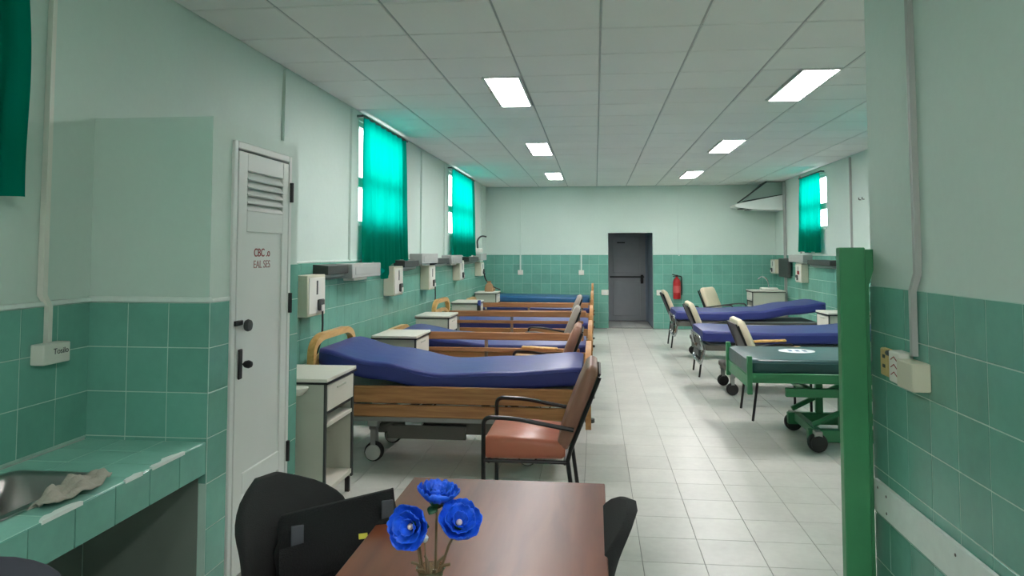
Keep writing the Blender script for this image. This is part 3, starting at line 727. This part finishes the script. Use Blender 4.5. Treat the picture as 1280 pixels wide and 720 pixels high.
# ------------------------------------------------------------------ beds
def caster(parent, x, y, r=.072, hub='hub_grey', top=.3):
    k = MB().box(x-.018, x+.018, y-.045, y-.035, r*.9, top-.04).box(x-.018, x+.018, y+.035, y+.045, r*.9, top-.04).box(x-.03, x+.03, y-.045, y+.045, top-.06, top, .006).build('caster', 'grey_metal', parent)
    MB().lathe([(r*.5, -.03), (r*.96, -.028), (r, -.015), (r, .015), (r*.96, .028), (r*.5, .03)], (x, y, r), 'y', 20).build('wheel', 'rubber', k)
    MB().lathe([(.004, -.051), (r*.78, -.049), (r*.8, .049), (.004, .051)], (x, y, r), 'y', 20).build('hub', hub, k)
def wooden_bed(label, x, y, rail=None, head_top=.93, foot_top=.84, rail_z=(.62, .82), group='wooden hospital beds on the left'):
    """head towards -x; local x -1.04..1.04, y -.45..+.45"""
    t = thing('hospital_bed', label, 'bed', (x, y, 0), 0, group)
    flat = [(-1, -1), (1, -1), (1, 1), (-1, 1)]
    for xx, zt, nm in ((-1.03, head_top, 'headboard'), (1.02, foot_top, 'footboard')):
        arch = rc([(xx, -.44, .32), (xx, -.44, zt-.06), (xx, -.3, zt), (xx, .3, zt), (xx, .44, zt-.06), (xx, .44, .32)], .16, 6)
        wm = 'wood_light' if nm == 'headboard' else 'wood_mid'
        hb = MB().sweep(arch, .026 if nm == 'headboard' else .02, prof=flat).build(nm, wm, t, angle=30)
        low = rc([(xx, -.42, zt-.2), (xx, -.2, zt-.13), (xx, .2, zt-.13), (xx, .42, zt-.2)], .2, 6)
        MB().sweep(low, .022, prof=flat).build('lower_rail', wm, hb, angle=30)
        MB().box(xx-.012, xx+.012, -.42, .42, .36, zt-.24, .004).build('end_panel', 'wood_bed', hb)
    for s in (-1, 1):
        MB().box(-.8, .98, s*.45-.014, s*.45+.014, .475, .6, .008).build('side_board', 'wood_bed', t)
        MB().box(-.8, .98, s*.45-.014, s*.45+.014, .375, .465, .008).build('side_board', 'wood_bed', t)
    if rail:
        for s in rail:
            lo, hi = rail_z
            r = MB().box(-.82, .96, s*.475-.012, s*.475+.012, hi-.075, hi, .008).build('safety_rail', 'wood_rail', t)
            MB().box(-.78, .92, s*.475-.01, s*.475+.01, lo, lo+.04, .006).build('rail_slat', 'wood_rail', r)
            for xx in (-.7, 0, .86): MB().box(xx-.018, xx+.018, s*.46-.006, s*.46+.006, .46, hi-.02, .002).build('rail_bracket', 'chrome', r)
    MB().box(-.98, .98, -.4, -.34, .33, .385).box(-.98, .98, .34, .4, .33, .385).box(-.98, -.9, -.34, .34, .33, .385).box(.9, .98, -.34, .34, .33, .385).build('bed_frame', 'grey_metal', t, smooth=False)
    MB().box(-.93, .93, -.41, .41, .48, .56, .01).build('deck', 'grey_housing', t)
    m = MB().box(-.62, .62, -.22, .22, .2, .32, .01).box(-.5, .1, -.26, -.22, .17, .27).build('lift_unit', 'dark_mech', t)
    for xx in (-.36, .5): MB().box(xx, xx+.13, -.266, -.222, .275, .297).build('sticker', 'print_white', m, smooth=False)
    for s in (-1, 1): MB().sweep([(-.55, s*.24, .25), (-.1, s*.3, .48)], .02, 6).sweep([(.5, s*.24, .25), (.2, s*.3, .48)], .02, 6).build('lift_arm', 'dark_mech', t)
    for xx in (-.6, .57):
        MB().box(xx-.04, xx+.04, -.32, .32, .27, .335, .008).build('axle_beam', 'grey_housing', t)
        for s in (-1, 1): caster(t, xx, s*.26)
    MB().sweep([(.58, -.3, .3), (.52, -.36, .2)], [.02, .012], 6).build('brake_pedal', 'black', t)
    for s in (-1, 1): MB().lathe([(.004, .0), (.035, .005), (.035, .03), (.004, .035)], (1.03, s*.42, .36), 'z', 12).build('bumper', 'dark_grey', t)
    return t
BX = -1.075
wooden_bed('wooden-sided hospital bed nearest the viewer, behind the orange armchair', BX, 5.6)
wooden_bed('wooden hospital bed with a raised brown side rail, second from viewer', BX, 7.48, (-1,), .76, .83, (.60, .79))
wooden_bed('wooden hospital bed with raised rails, third on the left from viewer', BX, 9.65, (-1,), .92, .83, (.66, .82))
wooden_bed('wooden hospital bed with a raised rail, fourth on the left from viewer', BX, 12.0, (-1,), .78, .9, (.60, .76))
wooden_bed('farthest left wooden bed, standing against the far tiled wall', BX, 14.35, None, .85, .93)
mattress('dark blue mattress on the nearest wooden bed, dipping in the middle', -2.07, -.1, 5.6, .86, [(0, .86), (.22, .77), (.48, .69), (.7, .71), (1, .75)], .135, 'mattress_blue')
mattress('dark blue mattress on the second wooden bed behind its rail', -2.0, -.1, 7.48, .86, [(0, .78), (.3, .70), (.5, .66), (1, .67)], .11, 'mattress_blue')
mattress('blue mattress mostly hidden on the third wooden bed', -2.0, -.1, 9.65, .86, [(0, .68), (1, .67)], .11, 'mattress_blue')
mattress('pale-lit blue mattress mostly hidden on the fourth wooden bed', -2.0, -.1, 12.0, .86, [(0, .68), (1, .67)], .11, 'mattress_blue')
mattress('teal blue mattress on the bed against the far wall', -2.0, -.12, 14.35, .86, [(0, .72), (1, .7)], .13, 'mattress_teal')

def metal_bed(label, x, y, mat='dark_mech', panel=True):
    """head towards local -x (turned to the right wall)"""
    t = thing('hospital_bed', label, 'bed', (x, y, 0), PI, 'hospital beds on the right')
    MB().box(-1.0, 1.0, -.42, -.38, .5, .56, .006).box(-1.0, 1.0, .38, .42, .5, .56, .006).box(-1.0, -.96, -.38, .38, .5, .56).box(.96, 1.0, -.38, .38, .5, .56).build('bed_frame', mat, t)
    MB().box(-.95, .95, -.38, .38, .52, .575, .006).build('deck', 'grey_housing', t)
    for s in (-1, 1):
        MB().box(-.8, .7, s*.44-.01, s*.44+.01, .49, .53, .004).build('side_bar', 'laminate', t)
        MB().sweep([(-.5, s*.3, .26), (.1, s*.34, .5)], .022, 6).sweep([(.55, s*.3, .26), (.0, s*.34, .5)], .022, 6).build('lift_arm', mat, t)
    MB().box(-.75, .75, -.3, .3, .24, .3, .008).build('base_frame', mat, t)
    for xx in (-.7, .7):
        for s in (-1, 1): caster(t, xx, s*.29, .065, 'rubber', .25)
    fh = MB().sweep(rc([(1.02, -.36, .5), (1.05, -.36, .64), (1.05, .36, .64), (1.02, .36, .5)], .06), .016, 8).build('foot_hoop', 'chrome', t)
    MB().sweep(rc([(1.0, -.3, .5), (1.04, -.3, .34), (1.04, .3, .34), (1.0, .3, .5)], .06), .018, 8).build('foot_lever', 'chrome', t)
    MB().box(1.02, 1.05, -.2, .2, .4, .48, .006).build('control_box', 'dark_grey', t)
    return t
metal_bed('dark framed hospital bed with blue mattress behind the green one', 2.2, 8.45)
metal_bed('dark framed hospital bed farthest along the right wall', 2.2, 11.05)
mattress('blue mattress on the middle right bed behind the cream chair', 1.17, 3.15, 8.45, .88, [(0, .76), (.3, .71), (.6, .7), (1, .72)], .125, 'mattress_blue', 'right')
mattress('blue mattress with raised head on the farthest right bed', 1.17, 3.28, 11.05, .88, [(0, .86), (.2, .81), (.45, .73), (.7, .71), (1, .72)], .13, 'mattress_blue', 'right')
def green_bed():
    t = thing('hospital_bed', 'green painted steel hospital bed partly hidden by the green post', 'bed', (2.2, 6.28, 0), PI, 'hospital beds on the right')
    g = 'green_paint'
    for s in (-1, 1):
        MB().box(-1.0, .98, s*.44-.018, s*.44+.018, .55, .625, .005).build('side_rail', g, t)
        MB().box(-.8, .7, s*.36-.02, s*.36+.02, .43, .5, .005).build('under_beam', g, t)
    MB().box(-.96, .96, -.42, .42, .575, .6, .004).build('deck', g, t)
    MB().box(.98, 1.0, -.44, .44, .5, .6, .004).build('foot_rail', g, t)
    MB().box(-1.0, -.98, -.44, .44, .5, .95, .004).build('headboard', g, t)
    for s in (-1, 1): MB().box(.975, 1.015, s*.45-.02, s*.45+.02, .46, .76, .005).build('corner_post', g, t)
    for xx in (-.7, .1, .5): MB().box(xx-.025, xx+.025, -.36, .36, .44, .49, .004).build('cross_beam', g, t)
    for s in (-1, 1): MB().box(-.75, .52, s*.3-.03, s*.3+.03, .07, .17, .006).build('base_beam', g, t)
    for xx in (-.68, .44): MB().box(xx-.03, xx+.03, -.27, .27, .1, .17, .006).build('base_beam', g, t)
    for xx in (-.35, .25):
        for s in (-1, 1): MB().box(xx-.03, xx+.03, s*.3-.02, s*.3+.02, .17, .44, .004).build('lift_post', g, t)
    for s in (-1, 1): MB().sweep([(.48, s*.3, .2), (.0, s*.33, .44)], .022, 6).build('lift_arm', g, t)
    for xx in (-.68, .46):
        for s in (-1, 1): caster(t, xx, s*.35, .075, 'rubber', .17)
green_bed()
mattress('dark green mattress with a white round emblem on the green bed', 1.2, 3.15, 6.28, .86, [(0, .73), (1, .73)], .125, 'mattress_green', 'right', True)

# ------------------------------------------------------------------ armchairs
def armchair(label, x, y, rz, seat, back, pads=None, group='tubular armchairs'):
    """faces local -x"""
    t = thing('armchair', label, 'armchair', (x, y, 0), rz, group)
    hw = .275
    sh = lambda ang, px, pz: Matrix.Translation((px, 0, pz)) @ Matrix.Rotation(ang, 4, 'Y')
    rings = []
    for xx, zt, zb, k in ((-.265, .49, .425, .94), (-.27, .515, .41, .98), (-.25, .535, .4, 1), (0, .525, .405, 1), (.17, .51, .41, 1), (.19, .49, .425, .97)):
        rings.append([(xx, a, (zt+zb)/2+b) for a, b in rrect(.5*k, zt-zb, min(.035, (zt-zb)*.4), 4)])
    MB().loft(rings).build('seat', seat, t, angle=50)
    rings = []
    A0, A1 = Vector((.17, 0, .47)), Vector((.355, 0, .93)); d = (A1-A0).normalized(); n = Vector((d.z, 0, -d.x))
    for k, w, th in ((-.01, .44, .04), (.02, .49, .07), (.3, .5, .085), (.7, .5, .085), (.93, .48, .075), (.99, .42, .045), (1.0, .38, .03)):
        p = A0.lerp(A1, k)
        rings.append([p + Vector((0, a, 0)) + n*b for a, b in rrect(w, th, th*.42, 4)])
    bk = MB().loft(rings).build('backrest', back, t, angle=50)
    rings = []
    for k, w in ((.02, .46), (.5, .48), (.95, .44)):
        p = A0.lerp(A1, k) + n*.047
        rings.append([p + Vector((0, a, 0)) + n*b for a, b in rrect(w, .012, .005, 3)])
    MB().loft(rings).build('back_shell', 'black', bk)
    for s in (-1, 1):
        yy = s*hw
        MB().sweep([(-.27, yy, 0), (-.27, yy, .56)], .0125, 8).build('leg', 'black_metal', t)
        MB().sweep([(.26, yy, 0), (.205, yy, .42)], .0125, 8).build('leg', 'black_metal', t)
        ar = MB().sweep(rc([(-.27, yy, .55), (-.27, yy, .645), (-.1, yy, .642), (.24, yy, .585)], .07, 6), .0125, 8).build('armrest', 'black_metal', t)
        if pads: MB().box(-.22, .12, yy-.03, yy+.03, .645, .67, .008, Matrix.Translation((0, 0, .02)) @ Matrix.Rotation(.04, 4, 'Y')).build('arm_pad', pads, ar)
        MB().sweep(rc([(.205, yy, .41), (.22, yy, .47), (.385, yy, .88)], .05), .0125, 8).build('back_post', 'black_metal', t)
    MB().sweep([(-.24, -hw, .4), (-.24, hw, .4)], .011, 8).build('stretcher', 'black_metal', t)
    MB().sweep([(.19, -hw, .4), (.19, hw, .4)], .011, 8).build('stretcher', 'black_metal', t)
    for s in (-1, 1): MB().sweep([(-.27, s*hw, .405), (.2, s*hw, .405)], .011, 8).build('seat_rail', 'black_metal', t)
    return t
armchair('orange vinyl armchair with black tubular frame behind the table', -.365, 4.32, 0, 'vinyl_orange', 'vinyl_brown')
armchair('brown armchair with pale wooden arm pads between the first two left beds', -.5, 6.45, 0, 'vinyl_orange', 'vinyl_brown', 'wood_light')
armchair('greyish armchair between the second and third left beds', -.56, 8.6, 0, 'vinyl_grey', 'vinyl_grey')
armchair('small grey armchair between the third and fourth left beds', -.58, 10.8, 0, 'vinyl_grey', 'vinyl_grey')
armchair('cream backed armchair just behind the green bed', 1.72, 7.22, PI, 'vinyl_cream', 'vinyl_cream', 'wood_light')
armchair('cream backed armchair between the two blue beds on the right', 1.56, 9.55, PI, 'vinyl_cream', 'vinyl_cream')
armchair('cream backed armchair beyond the farthest right bed, beside the extinguisher', 1.5, 12.3, PI, 'vinyl_cream', 'vinyl_cream')
armchair('cream armchair farther right of the extinguisher, seen over the farthest bed', 2.32, 13.2, math.radians(-35)+PI, 'vinyl_cream', 'vinyl_cream')

# ------------------------------------------------------------------ table, flowers, black chairs, bag
TX0, TX1, TY0, TY1, TZ = -.67, .03, 1.05, 2.62, .75
tb = thing('table', 'long dark brown wooden table in the foreground', 'table', ((TX0+TX1)/2, (TY0+TY1)/2, 0))
w, d = (TX1-TX0)/2, (TY1-TY0)/2
MB().box(-w, w, -d, d, TZ-.03, TZ, .003).build('tabletop', 'table_wood', tb)
MB().box(-w+.05, w-.05, -d+.05, -d+.07, TZ-.11, TZ-.03).box(-w+.05, w-.05, d-.07, d-.05, TZ-.11, TZ-.03).box(-w+.05, -w+.07, -d+.07, d-.07, TZ-.11, TZ-.03).box(w-.07, w-.05, -d+.07, d-.07, TZ-.11, TZ-.03).build('apron', 'table_wood', tb, smooth=False)
for sx in (-1, 1):
    for sy in (-1, 1): MB().box(sx*(w-.06)-.025, sx*(w-.06)+.025, sy*(d-.06)-.025, sy*(d-.06)+.025, 0, TZ-.03, .004).build('leg', 'table_wood', tb)
VX, VY = -.335, 1.45
vs = thing('vase', 'small glass vase at the bottom edge of the table', 'vase', (VX, VY, TZ))
MB().lathe([(.003, .001), (.032, .001), (.036, .02), (.034, .1), (.022, .15), (.026, .185), (.03, .192), (.026, .19), (.018, .15), (.03, .1), (.031, .02), (.003, .012)], (0, 0, 0), n=24).build('glass_body', 'vase_glass', vs, angle=70)
for k in range(6):
    a = k*1.05; MB().sweep(rc([(.012*math.cos(a), .012*math.sin(a), .16), (.02*math.cos(a), .02*math.sin(a), .195), (.04*math.cos(a), .04*math.sin(a), .2)], .02), [.003]*8, 5).build('dried_sprig', 'stem', vs)
def flower(label, head, face, n_petal, size, seed):
    """head: centre of the bloom (world); face: direction it opens to"""
    r = random.Random(seed); H_ = Vector(head); base = Vector((VX+r.uniform(-.008, .008), VY+r.uniform(-.008, .008), TZ+.03))
    t = thing('fabric_flower', label, 'flower', base, 0, 'blue flowers in the vase')
    F = Vector(face).normalized(); back = H_ - F*size*.55 - base
    mid = Vector((back.x*.35, back.y*.35, back.z*.6))
    MB().sweep([Vector((0, 0, 0)), mid*.5+Vector((0, 0, .02)), mid, mid.lerp(back, .5)+Vector((0, 0, .01)), back], .0026, 6).build('stem', 'stem', t)
    q = F.to_track_quat('Z', 'Y'); Hc = H_ - base
    T = Matrix.Translation(Hc) @ q.to_matrix().to_4x4()
    for ring, (cnt, sc, lean) in enumerate(((n_petal, 1.0, .95), (n_petal-1, .82, .62), (n_petal-2, .55, .34))):
        for k in range(cnt):
            a = 2*PI*k/cnt + ring*.5 + r.uniform(-.15, .15); rows = []
            for j in range(7):
                v = j/6; row = []
                for i in range(9):
                    u = i/8*2-1
                    wd = size*.62*sc*math.sin(PI*(.12+.62*v))*1.0
                    rr = size*sc*(math.sin(v*lean*1.5)) + .006
                    hh = size*sc*(-.5 + 1.05*v*math.cos(lean*.75)) + (.06*size*math.sin(u*9+k) + .05*size*math.cos(u*17+k*2))*v*v
                    yy = u*wd; xx = rr - .35*size*sc*u*u*v*.7
                    hh += .10*size*u*u*v
                    row.append(T @ Vector((xx*math.cos(a)-yy*math.sin(a), xx*math.sin(a)+yy*math.cos(a), hh)))
                rows.append(row)
            p = MB().loft(rows, cap=False, closed=False).build('petal', 'petal_blue', t, angle=180)
            sm = p.modifiers.new('thickness', 'SOLIDIFY'); sm.thickness = .0008
    MB().lathe([(.001, -.8*size), (.25*size, -.7*size), (.5*size, -.36*size), (.46*size, -.25*size), (.001, -.34*size)], (0, 0, 0), n=10).build('calyx', 'leaf_green', t).matrix_local = T
    MB().lathe([(.001, -.3*size), (.12*size, -.25*size), (.16*size, -.05*size), (.09*size, .06*size), (.001, .08*size)], (0, 0, 0), n=10).build('stamen', 'stamen', t).matrix_local = T
    for sg in (-1, 1):
        rows = []
        for j in range(6):
            v = j/5; ww = .012*math.sin(PI*min(v*.95+.04, 1)); rows.append([T @ Vector((sg*(.15+.5*v)*size, q_, -.55*size-.35*size*v)) for q_ in (-ww, 0, ww)])
        lf = MB().loft(rows, cap=False, closed=False).build('leaf', 'leaf_green', t, angle=180); s_ = lf.modifiers.new('thickness', 'SOLIDIFY'); s_.thickness = .001
flower('blue fabric flower opening towards the viewer, lowest left in the vase', (-.374, 1.43, 1.028), (-.25, -1, .25), 6, .040, 1)
flower('blue fabric flower highest in the vase, showing its green calyx', (-.325, 1.47, 1.082), (.12, -.05, 1), 6, .039, 2)
flower('blue fabric flower facing up, right of the other two', (-.276, 1.45, 1.035), (.3, -.65, .75), 6, .040, 3)
bu = thing('white_buds', 'tiny white buds low among the flower stems', 'buds', (VX, VY, TZ+.03))
for x, z in ((-.022, .215), (-.008, .226)):
    b = MB().lathe([(.001, -.008), (.006, -.004), (.008, .003), (.001, .01)], (x, -.02, z), n=8).build('bud', 'print_white', bu)
    MB().sweep([(0, 0, 0), (x*.6, -.012, z*.6), (x, -.02, z-.008)], .0014, 5).build('bud_stem', 'stem', b)

def black_chair(label, x, y, rz, mat='black_fabric', top=.86, wid=.44, lean=.1, bow_=.05):
    """faces local +x, seat centre at the origin"""
    t = thing('padded_chair', label, 'chair', (x, y, 0), rz, 'black padded chairs')
    MB().loft([[(a*k, b*k, z) for a, b in rrect(.44, .46, .09, 5)] for k, z in ((.92, .415), (1, .43), (1, .46), (.97, .478), (.85, .485))]).build('seat', mat, t, angle=60)
    rings = []; n = 16; h0 = .5
    for i in range(n+1):
        u = i/n; z = h0+(top-h0)*u
        e = min(1, math.sin(PI/2*min(1, (1-u)/.38+.0))**.55) if u > .62 else 1
        if lean < .06: e = (max(0., 1-((u-.72)/.29)**2)**.5 if u > .72 else 1)
        e *= .86+.14*min(1, u/.3)
        w_ = max(wid*e, .1 if u > .98 else .02); th = .055*(.5+.5*math.sin(PI*min(max(u, .06), .94)))
        ring = []
        for a, b in rrect(w_, th, th*.45, 5):
            bow = bow_*(1-(2*a/wid)**2) 
            ring.append((-.2 - bow - lean*u*u + b + .03*math.sin(u*PI), a, z))
        rings.append(ring)
    MB().loft(rings).build('backrest', mat, t, angle=60)
    MB().sweep(rc([(-.05, 0, .41), (-.24, 0, .4), (-.28, 0, .6)], .06), .02, prof=[(-1.4, -.35), (1.4, -.35), (1.4, .35), (-1.4, .35)]).build('back_bracket', 'black', t)
    for sx, sy in ((1, 1), (1, -1), (-1, 1), (-1, -1)):
        MB().sweep([(sx*.16, sy*.19, .42), (sx*.21, sy*.22, 0)], .0125, 8).build('leg', 'black_metal', t)
    for sy in (-1, 1): MB().sweep([(-.17, sy*.19, .405), (.17, sy*.19, .405)], .011, 8).build('seat_rail', 'black_metal', t)
    return t
black_chair('black padded chair holding a black bag left of the table', -.77, 2.17, math.radians(-24), top=.835, wid=.44)
black_chair('black padded chair tucked in at the right of the table', -.175, 2.2, PI, top=.82, wid=.42, lean=.05, bow_=.03)
black_chair('dark slate chair cut off at the bottom left corner', -1.1, 1.6, math.radians(20), 'slate_fabric', .88, .46)
bg_ = thing('bag', 'black soft bag with a yellow tag resting on the black chair', 'bag', (-.8, 2.19, .487), math.radians(26))
rings = []
keys = ((0, .3, .12), (.03, .36, .16), (.16, .37, .165), (.25, .36, .12), (.295, .355, .06), (.318, .34, .022))
for k in range(16):
    z = .318*(k/15)**.8
    for (za, xa_, ya_), (zb_, xb_, yb_) in zip(keys, keys[1:]):
        if za <= z <= zb_+1e-9: q_ = (z-za)/(zb_-za); wx, wy = xa_+(xb_-xa_)*q_, ya_+(yb_-ya_)*q_
    rings.append([(a+.004*math.sin(z*60+b*20), b+.009*math.sin(a*26+z*34)*min(1, wy*9)+.006*math.sin(a*55-z*40)*min(1, wy*9),
                   z+(.024*(a/.18)-.016*(1-(a/.18)**2)+.006*math.sin(a*34))*(z/.3)**2) for a, b in rrect(wx, wy, min(wx, wy)*.45, 8)])
MB().loft(rings).build('bag_body', 'bag_fabric', bg_, angle=70)
rings = []
for k in range(13):
    a = -.175+.35*k/12; rings.append([(a, -.085+.014*math.cos(q*PI/4)-.002*math.sin(k), .2+.03*(a/.18)+.055*math.sin(q*PI/4)) for q in range(8)])
MB().loft(rings).build('flap', 'bag_fabric', bg_, angle=60)
for a in (-.125, .14):
    MB().box(a-.018, a+.018, -.078, -.07, .245+a*.16, .305+a*.16, .002, Matrix.Translation((0,.0,0))).build('strap', 'strap_grey', bg_)
MB().box(.05, .076, -.105, -.097, .232, .247, .001).build('tag', 'yellow_tag', bg_)
sd = thing('soap_dish', 'white soap dish rim on the closet corner behind the first cabinet', 'dish', (-1.745, CLY1+.008, .77))
MB().loft([[(a, b+.062, z) for a, b in rrect(w_, w_*.9, w_*.4, 5)] for w_, z in ((.06, -.03), (.1, -.01), (.125, .008), (.125, .014), (.11, .012), (.06, -.012))], cap=True).build('dish_body', 'white_plastic', sd)
